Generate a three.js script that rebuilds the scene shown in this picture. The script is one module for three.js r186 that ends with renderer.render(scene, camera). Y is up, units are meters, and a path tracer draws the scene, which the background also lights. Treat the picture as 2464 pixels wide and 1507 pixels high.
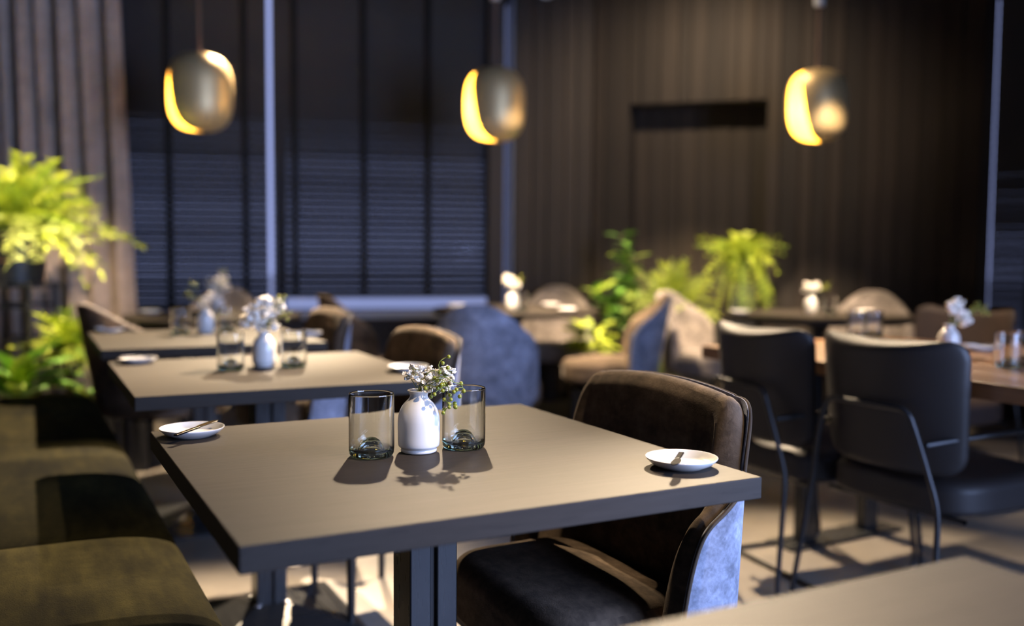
import * as THREE from 'three';
import { RoundedBoxGeometry } from 'three/addons/geometries/RoundedBoxGeometry.js';
import { mergeGeometries, mergeVertices } from 'three/addons/utils/BufferGeometryUtils.js';
import { RectAreaLightUniformsLib } from 'three/addons/lights/RectAreaLightUniformsLib.js';

// ---------------------------------------------------------------- camera, sky, exposure
const scene = new THREE.Scene();
const camera = new THREE.PerspectiveCamera(2 * Math.atan(753.5 / 2301) * 180 / Math.PI, 2464 / 1507, 0.05, 60);
camera.position.set(0, 1.0955, 0);
camera.rotation.set(-0.0629, 0, 0.0068, 'XYZ');
camera.focus = 1.66;
camera.userData.fStop = 1.45;
const renderer = new THREE.WebGLRenderer({ antialias: true });
renderer.toneMapping = THREE.LinearToneMapping;
renderer.toneMappingExposure = 1.0;
renderer.shadowMap.enabled = true;
RectAreaLightUniformsLib.init();
scene.background = new THREE.Color(0.46, 0.55, 1.05);          // overcast blue daylight outside the windows
const WARM = new THREE.Color(1, 0.77, 0.51), DAY = new THREE.Color(0.50, 0.68, 1.22);
const DAYLIGHT = 16.0;                                          // brightness of the big window beside the camera
// the ceiling spots: [x, y, z, target x, y, z, candela, half angle, penumbra]
const SPOTS = [
  [-0.32, 2.58, -4.15, -0.10, 0.75, -1.60, 40, 0.30, 0.6],
  [0.42, 2.58, -4.15, -0.55, 0.75, -2.80, 155, 0.32, 0.6],
  [-1.02, 2.60, -5.60, -1.30, 0.75, -3.95, 150, 0.42, 0.7],
  [0.75, 2.58, -4.15, 0.50, 0.75, -0.55, 90, 0.26, 0.6],
  [-0.70, 2.58, -4.15, -1.10, 0.45, -1.75, 13, 0.26, 0.7],
  [1.62, 2.60, -4.95, 1.50, 0.75, -3.30, 30, 0.36, 0.7],
  [0.95, 2.60, -5.08, 1.15, 0.95, -6.40, 62, 0.36, 0.8],
  [0.15, 2.60, -5.08, 0.35, 0.60, -5.95, 150, 0.42, 0.8],
  [2.00, 2.60, -5.08, 1.85, 0.75, -5.90, 90, 0.42, 0.8],
  [-1.75, 2.60, -4.15, -2.62, 1.15, -5.10, 50, 0.40, 0.8],
  [-1.60, 2.62, -5.75, -1.65, 0.75, -5.30, 55, 0.5, 0.8],
  [1.15, 2.60, -0.80, -0.10, 0.75, -1.62, 24, 0.24, 0.8],
  [-2.05, 2.60, -4.15, -2.30, 0.55, -4.66, 85, 0.34, 0.8],
  [1.08, 2.60, -4.15, 2.12, 0.78, -4.32, 22, 0.30, 0.8],
  [0.55, 2.60, -5.08, 1.15, 0.00, -3.15, 80, 0.30, 0.7],
];
const WASH = [1.16, 3.02, -5.80, 1.34, 1.35, -6.98, 11.5, 1.15, 1.0];

// ---------------------------------------------------------------- helpers
const V = (x, y, z) => new THREE.Vector3(x, y, z);
function rng(seed) { let a = seed >>> 0; return () => { a = (a + 0x6d2b79f5) | 0; let t = Math.imul(a ^ (a >>> 15), 1 | a); t = (t + Math.imul(t ^ (t >>> 7), 61 | t)) ^ t; return ((t ^ (t >>> 14)) >>> 0) / 4294967296; }; }
const used = new Map();
function numbered(name) { const n = used.get(name) || 0; used.set(name, n + 1); return n ? name + '_' + String(n).padStart(3, '0') : name; }
function tag(o, label, category, group) { o.userData.label = label; if (category) o.userData.category = category; if (group) o.userData.group = group; return o; }
function thing(name, label, category, pos = [0, 0, 0], turn = 0, group) {
  const o = new THREE.Group(); o.name = numbered(name); o.position.set(...pos); o.rotation.y = turn; scene.add(o);
  return tag(o, label, category, group);
}
function part(name, geo, mat, parent) {
  const m = new THREE.Mesh(geo, mat); m.name = parent === scene ? numbered(name) : name; m.castShadow = m.receiveShadow = true; parent.add(m); return m;
}
function dup(src, name, pos, turn, label, group) {
  const c = src.clone(); c.name = numbered(name); c.position.set(...pos); c.rotation.set(0, turn, 0); c.userData = { ...src.userData }; scene.add(c);
  c.userData.label = label; if (group) c.userData.group = group; else if (group === null) delete c.userData.group; return c;
}
function struct(o) { o.userData.kind = 'structure'; return o; }
const merge = (list) => { const a = list.map((g) => { const n = g.index ? g.toNonIndexed() : g.clone(); for (const k of Object.keys(n.attributes)) if (!['position', 'normal', 'uv'].includes(k)) n.deleteAttribute(k); if (!n.attributes.uv) n.setAttribute('uv', new THREE.BufferAttribute(new Float32Array(n.attributes.position.count * 2), 2)); return n; }); return mergeGeometries(a); };
const face = (fx, fz) => Math.atan2(fx, fz);
// texture coordinates in metres, u along the grain axis where that axis lies in the face
function metreUV(g0, grain = 'x', off = 0) {
  const g = g0.index ? g0.toNonIndexed() : g0, p = g.attributes.position, n = p.count, uv = new Float32Array(n * 2), A = V(0, 0, 0), B = V(0, 0, 0), C = V(0, 0, 0), N = V(0, 0, 0);
  for (let i = 0; i < n; i += 3) {
    A.fromBufferAttribute(p, i); B.fromBufferAttribute(p, i + 1); C.fromBufferAttribute(p, i + 2);
    N.copy(B).sub(A).cross(C.clone().sub(A));
    const ax = Math.abs(N.x), ay = Math.abs(N.y), az = Math.abs(N.z), out = ax > ay && ax > az ? 'x' : ay > az ? 'y' : 'z';
    let pl = ['x', 'y', 'z'].filter((k) => k !== out); if (pl[1] === grain) pl.reverse();
    [A, B, C].forEach((q, k) => { uv[(i + k) * 2] = q[pl[0]] + off; uv[(i + k) * 2 + 1] = q[pl[1]] + off * 0.37; });
  }
  g.setAttribute('uv', new THREE.BufferAttribute(uv, 2)); return g;
}
const box = (w, h, d, x = 0, y = 0, z = 0) => new THREE.BoxGeometry(w, h, d).translate(x, y, z);
const rbox = (w, h, d, r, x = 0, y = 0, z = 0, s = 2) => new RoundedBoxGeometry(w, h, d, s, r).translate(x, y, z);
// surface through rings of points (each ring closed), uv in metres; ends capped
function loft(rings, caps = true, closed = false) {
  const R = rings.length, n = rings[0].length, pos = [], uv = [], idx = [];
  let s = 0;
  for (let i = 0; i < R; i++) {
    if (i) s += rings[i][0].distanceTo(rings[i - 1][0]);
    let t = 0;
    for (let j = 0; j <= n; j++) { const q = rings[i][j % n]; if (j) t += q.distanceTo(rings[i][j - 1]); pos.push(q.x, q.y, q.z); uv.push(s, t); }
  }
  const w = n + 1;
  for (let i = 0; i < R - 1; i++) for (let j = 0; j < n; j++) { const a = i * w + j, b = a + 1, c = a + w, d = c + 1; idx.push(a, c, b, b, c, d); }
  const cap = (ring, flip) => {
    const c = ring.reduce((m, q) => m.add(q), V(0, 0, 0)).multiplyScalar(1 / n), at = pos.length / 3;
    pos.push(c.x, c.y, c.z); uv.push(0, 0); ring.forEach((q) => { pos.push(q.x, q.y, q.z); uv.push(q.x - c.x, q.y - c.y); });
    for (let j = 0; j < n; j++) { const a = at + 1 + j, b = at + 1 + (j + 1) % n; flip ? idx.push(at, b, a) : idx.push(at, a, b); }
  };
  if (caps) { cap(rings[0], false); cap(rings[R - 1], true); }
  const g = new THREE.BufferGeometry(); g.setAttribute('position', new THREE.Float32BufferAttribute(pos, 3)); g.setAttribute('uv', new THREE.Float32BufferAttribute(uv, 2)); g.setIndex(idx);
  g.computeVertexNormals();
  // seam normals
  const N = g.attributes.normal; for (let i = 0; i < R; i++) { const a = i * w, b = a + n, v = V(N.getX(a) + N.getX(b), N.getY(a) + N.getY(b), N.getZ(a) + N.getZ(b)).normalize(); N.setXYZ(a, v.x, v.y, v.z); N.setXYZ(b, v.x, v.y, v.z); }
  return g;
}
// rod through points with rounded corners
function rod(pts, r, bend = 0.03, sides = 8, closed = false) {
  const P = pts.map((p) => V(...p)), cp = new THREE.CurvePath(), n = P.length; let prev = P[0];
  for (let i = 1; i < n - 1; i++) {
    const a = P[i].clone().sub(P[i - 1]), b = P[i + 1].clone().sub(P[i]), k = Math.min(bend, a.length() * 0.45, b.length() * 0.45);
    const s = P[i].clone().addScaledVector(a.normalize(), -k), e = P[i].clone().addScaledVector(b.normalize(), k);
    cp.add(new THREE.LineCurve3(prev, s)); cp.add(new THREE.QuadraticBezierCurve3(s, P[i], e)); prev = e;
  }
  cp.add(new THREE.LineCurve3(prev, P[n - 1]));
  return new THREE.TubeGeometry(cp, Math.max(8, n * 12), r, sides, closed);
}
const lathe = (pts, seg = 48) => new THREE.LatheGeometry(pts.map((p) => new THREE.Vector2(p[0], p[1])), seg);
const smooth = THREE.MathUtils.smoothstep, lerp = THREE.MathUtils.lerp, clamp = THREE.MathUtils.clamp;

// ---------------------------------------------------------------- procedural textures
function noiser(seed) {
  const R = rng(seed), T = new Float32Array(65536); for (let i = 0; i < 65536; i++) T[i] = R();
  return (x, y, px, py) => { const xi = Math.floor(x), yi = Math.floor(y), fx = x - xi, fy = y - yi, u = fx * fx * (3 - 2 * fx), v = fy * fy * (3 - 2 * fy), m = (a, p) => ((a % p) + p) % p, at = (i, j) => T[(m(i, px) * 167 + m(j, py) * 4099) & 65535]; return lerp(lerp(at(xi, yi), at(xi + 1, yi), u), lerp(at(xi, yi + 1), at(xi + 1, yi + 1), u), v); };
}
function fbm(N, u, v, fx, fy, oct) { let s = 0, a = 0.5, t = 0; for (let o = 0; o < oct; o++) { s += a * N(u * fx, v * fy, fx, fy); t += a; a *= 0.55; fx *= 2; fy *= 2; } return s / t; }
function tex(w, h, fn, rx, ry, srgb = true) {
  const d = new Uint8Array(w * h * 4);
  for (let y = 0; y < h; y++) for (let x = 0; x < w; x++) { const c = fn((x + 0.5) / w, (y + 0.5) / h), o = (y * w + x) * 4; for (let k = 0; k < 3; k++) d[o + k] = clamp(Math.round(c[k] * 255), 0, 255); d[o + 3] = 255; }
  const t = new THREE.DataTexture(d, w, h); t.wrapS = t.wrapT = THREE.RepeatWrapping; t.magFilter = THREE.LinearFilter; t.minFilter = THREE.LinearMipmapLinearFilter; t.generateMipmaps = true; if (srgb) t.colorSpace = THREE.SRGBColorSpace; t.repeat.set(rx, ry); t.needsUpdate = true; return t;
}
const grey = (v) => [v, v, v], tone = (c, k) => [c[0] * k, c[1] * k, c[2] * k], mixc = (a, b, t) => [lerp(a[0], b[0], t), lerp(a[1], b[1], t), lerp(a[2], b[2], t)];
const N1 = noiser(11), N2 = noiser(23), N3 = noiser(37);
const woodFig = (u, v, wob, rings) => { const w = fbm(N1, u, v, 2, 5, 3) * wob; const l = Math.abs((((v * rings + w) % 1) + 1) % 1 - 0.5) * 2; return l; };
const stainMap = tex(1024, 1024, (u, v) => { const g = fbm(N1, u, v, 6, 90, 4), p = fbm(N2, u, v, 20, 300, 2), m = fbm(N3, u, v, 3, 6, 3); const dark = p < 0.3 ? 0.92 : 1; return tone([0.60, 0.555, 0.515], (0.90 + 0.12 * (g - 0.5) + 0.10 * (m - 0.5)) * dark); }, 1, 1);
const stainBump = tex(512, 512, (u, v) => grey(0.5 + 0.5 * (fbm(N1, u, v, 10, 160, 3) - 0.5)), 1, 1, false);
const plankMap = tex(512, 512, (u, v) => { const g = fbm(N1, u, v, 3, 48, 4), p = fbm(N2, u, v, 8, 120, 2), l = woodFig(u, v, 1.6, 5); return tone([0.268, 0.232, 0.200], 0.72 + 0.45 * g + 0.18 * (p - 0.5) + 0.10 * l); }, 0.5, 1.4);
const oakMap = tex(1024, 512, (u, v) => { const g = fbm(N1, u, v, 4, 60, 4), l = woodFig(u, v, 2.2, 7), p = fbm(N2, u, v, 14, 200, 2); return mixc([0.44, 0.29, 0.18], [0.70, 0.50, 0.33], clamp(0.25 + 0.55 * g + 0.3 * l + 0.3 * (p - 0.5), 0, 1)); }, 0.8, 1.6);
const velvetFn = (base, amp) => (u, v) => { const a = fbm(N1, u, v, 5, 4, 4), b = fbm(N2, u, v, 60, 60, 2), c = fbm(N3, u, v, 14, 40, 3); return tone(base, 1 + amp * (a - 0.5) * 2 + 0.22 * (b - 0.5) + amp * 0.7 * (c - 0.5)); };
const brownVelvet = tex(512, 512, velvetFn([0.385, 0.345, 0.305], 0.5), 2.2, 2.2);
const suedeMap = tex(512, 512, (u, v) => { const a = fbm(N1, u, v, 6, 9, 4), b = fbm(N2, u, v, 30, 24, 3), c = fbm(N3, u, v, 90, 90, 2); return tone([0.52, 0.50, 0.50], 0.95 + 0.5 * (a - 0.5) + 0.4 * (b - 0.5) + 0.2 * (c - 0.5)); }, 2.4, 2.4);
const oliveVelvet = tex(1024, 1024, (u, v) => { const a = fbm(N1, u, v, 4, 9, 5), b = fbm(N2, u, v, 80, 80, 2), c = fbm(N3, u, v, 10, 60, 3); return tone([0.355, 0.335, 0.225], 0.98 + 1.1 * (a - 0.5) + 0.22 * (b - 0.5) + 0.4 * (c - 0.5)); }, 1.1, 1.1);
const clothBump = tex(512, 512, (u, v) => grey(0.5 + 0.8 * (fbm(N2, u, v, 128, 128, 2) - 0.5)), 4, 4, false);
const leatherMap = tex(512, 512, (u, v) => tone([0.235, 0.195, 0.185], 0.9 + 0.3 * (fbm(N1, u, v, 6, 6, 4) - 0.5) + 0.12 * (fbm(N2, u, v, 90, 90, 2) - 0.5)), 2, 2);
const floorMap = tex(1024, 1024, (u, v) => { const a = fbm(N1, u, v, 4, 4, 5), b = fbm(N2, u, v, 40, 40, 3), c = fbm(N3, u, v, 3, 18, 3); return tone([0.60, 0.57, 0.535], 0.92 + 0.22 * (a - 0.5) + 0.10 * (b - 0.5) + 0.08 * (c - 0.5)); }, 0.5, 0.5);
const linenMap = tex(512, 512, (u, v) => { const a = fbm(N1, u, v, 5, 6, 4), b = fbm(N2, u, v, 128, 20, 2), c = fbm(N3, u, v, 20, 128, 2); return tone([0.52, 0.475, 0.445], 0.95 + 0.25 * (a - 0.5) + 0.14 * (b - 0.5) + 0.14 * (c - 0.5)); }, 1.2, 1.2);
const glazeMap = tex(512, 512, (u, v) => { const a = fbm(N1, u, v, 8, 8, 4), b = fbm(N2, u, v, 64, 64, 2); const s = 1; return tone([0.86, 0.845, 0.825], (0.97 + 0.06 * (a - 0.5)) * s); }, 1, 1);
const roughMap = tex(512, 512, (u, v) => grey(0.7 + 0.5 * (fbm(N3, u, v, 6, 6, 4) - 0.5)), 1, 1, false);

// ---------------------------------------------------------------- materials
const std = (o) => new THREE.MeshStandardMaterial(o), phy = (o) => new THREE.MeshPhysicalMaterial(o);
const M = {
  stain: phy({ name: 'stained wood', map: stainMap, roughness: 0.58, specularIntensity: 0.32, bumpMap: stainBump, bumpScale: 0.0006, color: new THREE.Color(0.135, 0.129, 0.124) }),
  steel: std({ name: 'dark steel', color: new THREE.Color(0.05, 0.052, 0.056), roughness: 0.42, metalness: 0.55, roughnessMap: roughMap }),
  weld: std({ name: 'weld bead', color: new THREE.Color(0.55, 0.55, 0.56), roughness: 0.35, metalness: 0.9 }),
  blackSteel: std({ name: 'black steel rod', color: new THREE.Color(0.02, 0.02, 0.022), roughness: 0.35, metalness: 0.3 }),
  plank: std({ name: 'dark planks', map: plankMap, roughness: 0.75, color: new THREE.Color(0.45, 0.42, 0.40) }),
  plank2: std({ name: 'darker planks', map: plankMap, roughness: 0.78, color: new THREE.Color(0.34, 0.33, 0.33) }),
  plank3: std({ name: 'browner planks', map: plankMap, roughness: 0.72, color: new THREE.Color(0.52, 0.47, 0.42) }),
  darkPaint: std({ name: 'black paint', color: new THREE.Color(0.012, 0.012, 0.013), roughness: 0.8 }),
  brownPaint: std({ name: 'dark brown paint', color: new THREE.Color(0.03, 0.022, 0.018), roughness: 0.7 }),
  oak: phy({ name: 'oiled wood', map: oakMap, roughness: 0.36, color: new THREE.Color(0.60, 0.60, 0.60), bumpMap: stainBump, bumpScale: 0.0004 }),
  oak2: phy({ name: 'oiled wood darker', map: oakMap, roughness: 0.4, color: new THREE.Color(0.46, 0.44, 0.43) }),
  velvet: phy({ name: 'brown velvet', map: brownVelvet, color: new THREE.Color(0.74, 0.67, 0.60), specularIntensity: 0.3, roughness: 0.95, bumpMap: clothBump, bumpScale: 0.0004, sheen: 0.4, sheenRoughness: 0.5, sheenColor: new THREE.Color(0.5, 0.45, 0.4) }),
  suede: phy({ name: 'grey suede', map: suedeMap, color: new THREE.Color(1.05, 1.25, 1.65), roughness: 0.95, bumpMap: clothBump, bumpScale: 0.0004, sheen: 0.5, sheenRoughness: 0.5, sheenColor: new THREE.Color(0.55, 0.55, 0.58) }),
  greige: phy({ name: 'greige velvet', map: suedeMap, roughness: 0.95, color: new THREE.Color(0.85, 0.78, 0.70), sheen: 0.4, sheenRoughness: 0.5, sheenColor: new THREE.Color(0.5, 0.48, 0.45) }),
  olive: phy({ name: 'olive velvet', map: oliveVelvet, color: new THREE.Color(0.14, 0.135, 0.095), specularIntensity: 0.12, roughness: 0.95, bumpMap: clothBump, bumpScale: 0.001, sheen: 0.04, sheenRoughness: 0.45, sheenColor: new THREE.Color(0.30, 0.28, 0.14) }),
  leather: phy({ name: 'dark brown leather', map: leatherMap, roughness: 0.72, color: new THREE.Color(0.20, 0.155, 0.155), clearcoat: 0.3, clearcoatRoughness: 0.42, sheen: 0.05, sheenRoughness: 0.4, sheenColor: new THREE.Color(0.4, 0.38, 0.42) }),
  brownLeather: phy({ name: 'brown leather', map: leatherMap, roughness: 0.7, color: new THREE.Color(1.0, 0.82, 0.70) }),
  floor: phy({ name: 'polished concrete', map: floorMap, color: new THREE.Color(0.95, 0.94, 0.92), roughness: 0.4, bumpScale: 0.001 }),
  linen: phy({ name: 'linen curtain', map: linenMap, color: new THREE.Color(1.6, 1.55, 1.55), roughness: 0.95, side: THREE.DoubleSide, transmission: 0.12, thickness: 0 }),
  slat: std({ name: 'painted slat', color: new THREE.Color(0.026, 0.027, 0.030), roughness: 0.55 }),
  tape: std({ name: 'ladder tape', color: new THREE.Color(0.006, 0.006, 0.006), roughness: 0.95 }),
  jamb: std({ name: 'pale grey jamb', color: new THREE.Color(0.32, 0.33, 0.37), roughness: 0.7 }),
  frame: std({ name: 'window frame', color: new THREE.Color(0.02, 0.02, 0.022), roughness: 0.5 }),
  pane: phy({ name: 'window glass', color: 0xffffff, transmission: 1, thickness: 0, roughness: 0.02, ior: 1.5 }),
  glass: phy({ name: 'bottle glass', color: 0xffffff, transmission: 1, thickness: 0.01, roughness: 0.0, ior: 1.5, attenuationColor: new THREE.Color(0.66, 0.93, 0.77), attenuationDistance: 0.06 }),
  ceramic: phy({ name: 'white glaze', map: glazeMap, roughness: 0.22, clearcoat: 0.6, clearcoatRoughness: 0.08 }),
  porcelain: phy({ name: 'white porcelain', color: new THREE.Color(0.86, 0.84, 0.81), roughness: 0.16, clearcoat: 0.5, clearcoatRoughness: 0.05 }),
  gunmetal: phy({ name: 'gunmetal', color: new THREE.Color(0.010, 0.008, 0.009), roughness: 0.22, metalness: 0, specularIntensity: 0.3 }),
  brass: std({ name: 'satin brass', color: new THREE.Color(0.66, 0.49, 0.25), roughness: 0.5, metalness: 0.62 }),
  lining: std({ name: 'gold lining', color: new THREE.Color(0.95, 0.73, 0.12), roughness: 0.6, metalness: 0.0 }),
  bulb: std({ name: 'lamp bulb', color: 0xffffff, emissive: new THREE.Color(1, 0.8, 0.5), emissiveIntensity: 6 }),
  lens: std({ name: 'spot lens', color: 0xffffff, emissive: new THREE.Color(1, 0.78, 0.5), emissiveIntensity: 4 }),
  spotBody: std({ name: 'white spot body', color: new THREE.Color(0.6, 0.6, 0.62), roughness: 0.4 }),
  cord: std({ name: 'brown cord', color: new THREE.Color(0.12, 0.075, 0.055), roughness: 0.8 }),
  pot: std({ name: 'black pot', color: new THREE.Color(0.018, 0.018, 0.02), roughness: 0.45 }),
  copper: std({ name: 'copper band', color: new THREE.Color(0.7, 0.38, 0.24), roughness: 0.35, metalness: 0.9 }),
  soil: std({ name: 'soil', color: new THREE.Color(0.03, 0.02, 0.014), roughness: 1 }),
  stem: std({ name: 'green stem', color: new THREE.Color(0.16, 0.20, 0.035), roughness: 0.6 }),
  woodStem: std({ name: 'woody stem', color: new THREE.Color(0.10, 0.07, 0.045), roughness: 0.8 }),
  berry: phy({ name: 'green berry', color: new THREE.Color(0.22, 0.23, 0.02), roughness: 0.3, clearcoat: 0.3 }),
  berryBrown: phy({ name: 'brown berry', color: new THREE.Color(0.10, 0.065, 0.02), roughness: 0.35 }),
  petal: phy({ name: 'white petal', color: new THREE.Color(0.90, 0.84, 0.74), roughness: 0.8, transmission: 0.1, thickness: 0, side: THREE.DoubleSide }),
};
const leafMat = (name, r, g, b) => phy({ name, color: new THREE.Color(r, g, b), roughness: 0.55, transmission: 0.3, thickness: 0, side: THREE.DoubleSide });
M.limeLeaf = leafMat('lime leaf', 0.42, 0.50, 0.03);
M.limeLeaf2 = leafMat('lime leaf darker', 0.27, 0.38, 0.025);
M.greenLeaf = leafMat('green leaf', 0.13, 0.30, 0.03);
M.paleLeaf = leafMat('pale leaf', 0.38, 0.45, 0.10);

// ---------------------------------------------------------------- table-row axes (metres): A across the tables, B towards the camera
const ROW = { x: -0.149, z: -1.638, yaw: 0.4828 };
const ca = Math.cos(ROW.yaw), sa = Math.sin(ROW.yaw);
const row = (a, b) => [ROW.x + a * ca + b * sa, ROW.z - a * sa + b * ca];   // [x, z]
const FACE_A = face(-ca, sa);                                               // facing the bench

// ---------------------------------------------------------------- the room
const CEIL = 3.15;
{
  struct(part('floor', metreUV(box(9.6, 0.1, 11.2, 0.3, -0.05, -2.2)), M.floor, scene)).userData.label = 'polished grey concrete floor';
  struct(part('ceiling', box(9.6, 0.12, 11.2, 0.3, CEIL + 0.06, -2.2), M.darkPaint, scene)).userData.label = 'black ceiling';
}
const CORNER = [0.59, -7.138], YB = 0.2213, YW = -0.3015;
const plankGeos = {};
function planks(parent, s0, s1, y0, y1, z, seed) {
  const R = rng(seed); let s = s0; const mats = [M.plank, M.plank, M.plank2, M.plank3];
  while (s < s1 - 0.02) {
    let w = [0.085, 0.11, 0.135][Math.floor(R() * 3)]; if (s + w > s1 - 0.05) w = s1 - s;
    const key = w.toFixed(3) + '_' + (y1 - y0).toFixed(2), g = plankGeos[key] ||= metreUV(rbox(w - 0.005, y1 - y0, 0.022, 0.003, 0, 0, 0, 1), 'y');
    const m = part('plank', g, mats[Math.floor(R() * 4)], parent); m.position.set(s + w / 2, (y0 + y1) / 2, z + (R() - 0.5) * 0.006); s += w;
  }
}
{ // pale paving outside the windows
  const g = struct(part('ground', box(60, 0.1, 40, 0, -0.15, -28.2), std({ name: 'pale paving', color: new THREE.Color(0.5, 0.5, 0.5), roughness: 0.9 }), scene)); g.userData.label = 'pale paving outside the windows';
}
{ // wall with the big windows, left of the corner
  const w = part('wall_back', merge([
    box(4.2, 0.64, 0.24, -2.7, 0.32, -0.14), box(4.2, CEIL - 2.98, 0.24, -2.7, (CEIL + 2.98) / 2, -0.14), box(0.75, CEIL, 0.24, -0.225, CEIL / 2, -0.14), box(0.5, CEIL, 0.24, -5.05, CEIL / 2, -0.14),
  ]), M.brownPaint, scene); w.position.set(CORNER[0], 0, CORNER[1]); w.rotation.y = YB; struct(w).userData.label = 'dark window wall with a low sill';
  planks(w, -0.595, -0.005, 0, CEIL, -0.008, 5);
  part('window_jamb', box(0.008, 2.31, 0.26, -0.604, 1.83, -0.14), M.jamb, w);
  part('window_sill', rbox(4.2, 0.045, 0.2, 0.006, -2.7, 0.6505, 0.02), M.jamb, w);
  const win = new THREE.Group(); win.name = 'window_1'; win.position.copy(w.position); win.rotation.y = YB; scene.add(struct(win)); win.userData.label = 'tall dark-framed windows behind the blinds';
  for (const x of [-4.76, -3.55, -2.25, -0.70]) part('window_frame', box(0.06, 2.3, 0.07, x, 1.83, -0.2), M.frame, win);
  for (const y of [0.655, 2.95]) part('window_frame', box(4.2, 0.05, 0.07, -2.7, y, -0.2), M.frame, win);
  for (const [a, b] of [[-4.73, -3.58], [-3.52, -2.28], [-2.22, -0.72]]) part('window_pane', new THREE.PlaneGeometry(b - a, 2.2).translate((a + b) / 2, 1.83, -0.2), M.pane, win);
  // dark post beside the corner
  const t = part('trim_1', rbox(0.12, 2.32, 0.05, 0.006, -0.745, 1.84, 0.06), M.brownPaint, scene); t.position.copy(w.position); t.rotation.y = YB; struct(t).userData.label = 'dark brown window post';
}
{ // plank wall with the door, right of the corner
  const w = part('wall_right_back', merge([
    box(0.415, CEIL, 0.3, 0.0575, CEIL / 2, -0.17), box(0.981, CEIL - 2.18, 0.3, 0.7555, (CEIL + 2.18) / 2, -0.17), box(1.378, CEIL, 0.3, 1.935, CEIL / 2, -0.17),
    box(1.78, 0.5, 0.24, 3.51, 0.25, -0.14), box(1.78, CEIL - 2.98, 0.24, 3.51, (CEIL + 2.98) / 2, -0.14), box(0.1, CEIL, 0.24, 4.36, CEIL / 2, -0.14),
  ]), M.brownPaint, scene); w.position.set(CORNER[0], 0, CORNER[1]); w.rotation.y = YW; struct(w).userData.label = 'dark plank wall with a recessed door';
  planks(w, 0.005, 0.265, 0, CEIL, -0.008, 7); planks(w, 0.265, 1.246, 2.18, CEIL, -0.008, 8); planks(w, 1.246, 2.62, 0, CEIL, -0.008, 9);
  const d = part('door_1', box(0.985, 2.2, 0.04, 0.7555, 1.1, -0.27), M.brownPaint, scene); d.position.copy(w.position); d.rotation.y = YW; struct(d).userData.label = 'flush dark plank door set back in the wall';
  planks(d, 0.268, 1.243, 0.005, 2.178, -0.235, 10);
  const win = new THREE.Group(); win.name = 'window_2'; win.position.copy(w.position); win.rotation.y = YW; scene.add(struct(win)); win.userData.label = 'dark-framed window at the right edge';
  for (const x of [2.655, 4.28]) part('window_frame', box(0.065, 2.5, 0.1, x, 1.74, x < 3 ? -0.06 : -0.16), M.frame, win);
  for (const y of [0.52, 2.95]) part('window_frame', box(1.66, 0.05, 0.07, 3.47, y, -0.2), M.frame, win);
  part('window_pane', new THREE.PlaneGeometry(1.6, 2.4).translate(3.47, 1.74, -0.2), M.pane, win);
}
{ // the rest of the room, out of the picture
  const l = struct(part('wall_left', box(0.2, CEIL, 9.3, -4.35, CEIL / 2, -1.55), M.brownPaint, scene));
  const f = struct(part('wall_front', box(9.4, CEIL, 0.2, 0.3, CEIL / 2, 3.2), M.brownPaint, scene));
  const r = struct(part('wall_right', merge([box(0.2, CEIL, 4.2, 4.75, CEIL / 2, -3.95), box(1.9, CEIL, 0.2, 3.85, CEIL / 2, -1.85), box(0.2, CEIL, 0.2, 3.0, CEIL / 2, -1.85), box(0.2, CEIL, 1.9, 3.0, CEIL / 2, 2.25), box(0.2, 0.45, 3.1, 3.0, 0.225, -0.25), box(0.2, CEIL - 2.6, 3.1, 3.0, (CEIL + 2.6) / 2, -0.25)]), M.brownPaint, scene));
  // the big window on the right that gives the cool light
  const win = new THREE.Group(); win.name = 'window_3'; scene.add(struct(win)); win.userData.label = 'large window on the right, beside the camera';
  for (const z of [-1.72, -0.74, 0.24, 1.26]) part('window_frame', box(0.08, 2.15, 0.06, 2.98, 1.525, z), M.frame, win);
  for (const y of [0.47, 2.58]) part('window_frame', box(0.08, 0.06, 3.05, 2.98, y, -0.23), M.frame, win);
  const glow = std({ name: 'window daylight', color: 0xffffff, emissive: DAY.clone(), emissiveIntensity: 1.5 });
  const pg = new THREE.PlaneGeometry(0.92, 2.05).rotateY(-Math.PI / 2);
  for (const z of [-1.23, -0.25, 0.75]) { const p = part('window_pane', pg, glow, win); p.position.set(2.97, 1.525, z); }
  const day = new THREE.RectAreaLight(DAY, DAYLIGHT, 2.9, 2.0); day.name = 'window_light'; day.position.set(2.92, 1.525, -0.23); day.lookAt(0, 1.525, -0.23); scene.add(day);
}

// ---------------------------------------------------------------- blinds
function blind(label, origin, yaw, s0, s1, y0, y1, tapes, pitch, opt = {}) {
  const t = thing('venetian_blind', label, 'blind', [origin[0], 0, origin[1]], yaw), L = s1 - s0, R = rng(opt.seed || 1);
  const sl = new RoundedBoxGeometry(L, 0.0035, opt.w || 0.05, 1, 0.0015);
  for (let y = y0 + 0.03, i = 0; y < y1 - 0.03; y += pitch, i++) {
    const m = part('slat', sl, M.slat, t); m.position.set((s0 + s1) / 2, y + (opt.jog ? opt.jog(i) : 0), 0.0); m.rotation.x = -(opt.tilt || 1.0) + (R() - 0.5) * 0.10 + (opt.open ? opt.open(i) : 0);
  }
  part('head_rail', rbox(L, 0.05, 0.055, 0.004, (s0 + s1) / 2, y1 - 0.005, 0), M.slat, t);
  part('bottom_rail', rbox(L, 0.02, 0.052, 0.004, (s0 + s1) / 2, y0 + 0.005, 0), M.slat, t);
  for (const s of tapes) part('ladder_tape', merge([box(0.04, y1 - y0, 0.0015, s, (y0 + y1) / 2, 0.031), box(0.04, y1 - y0, 0.0015, s, (y0 + y1) / 2, -0.031)]), M.tape, t);
  return t;
}
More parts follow.
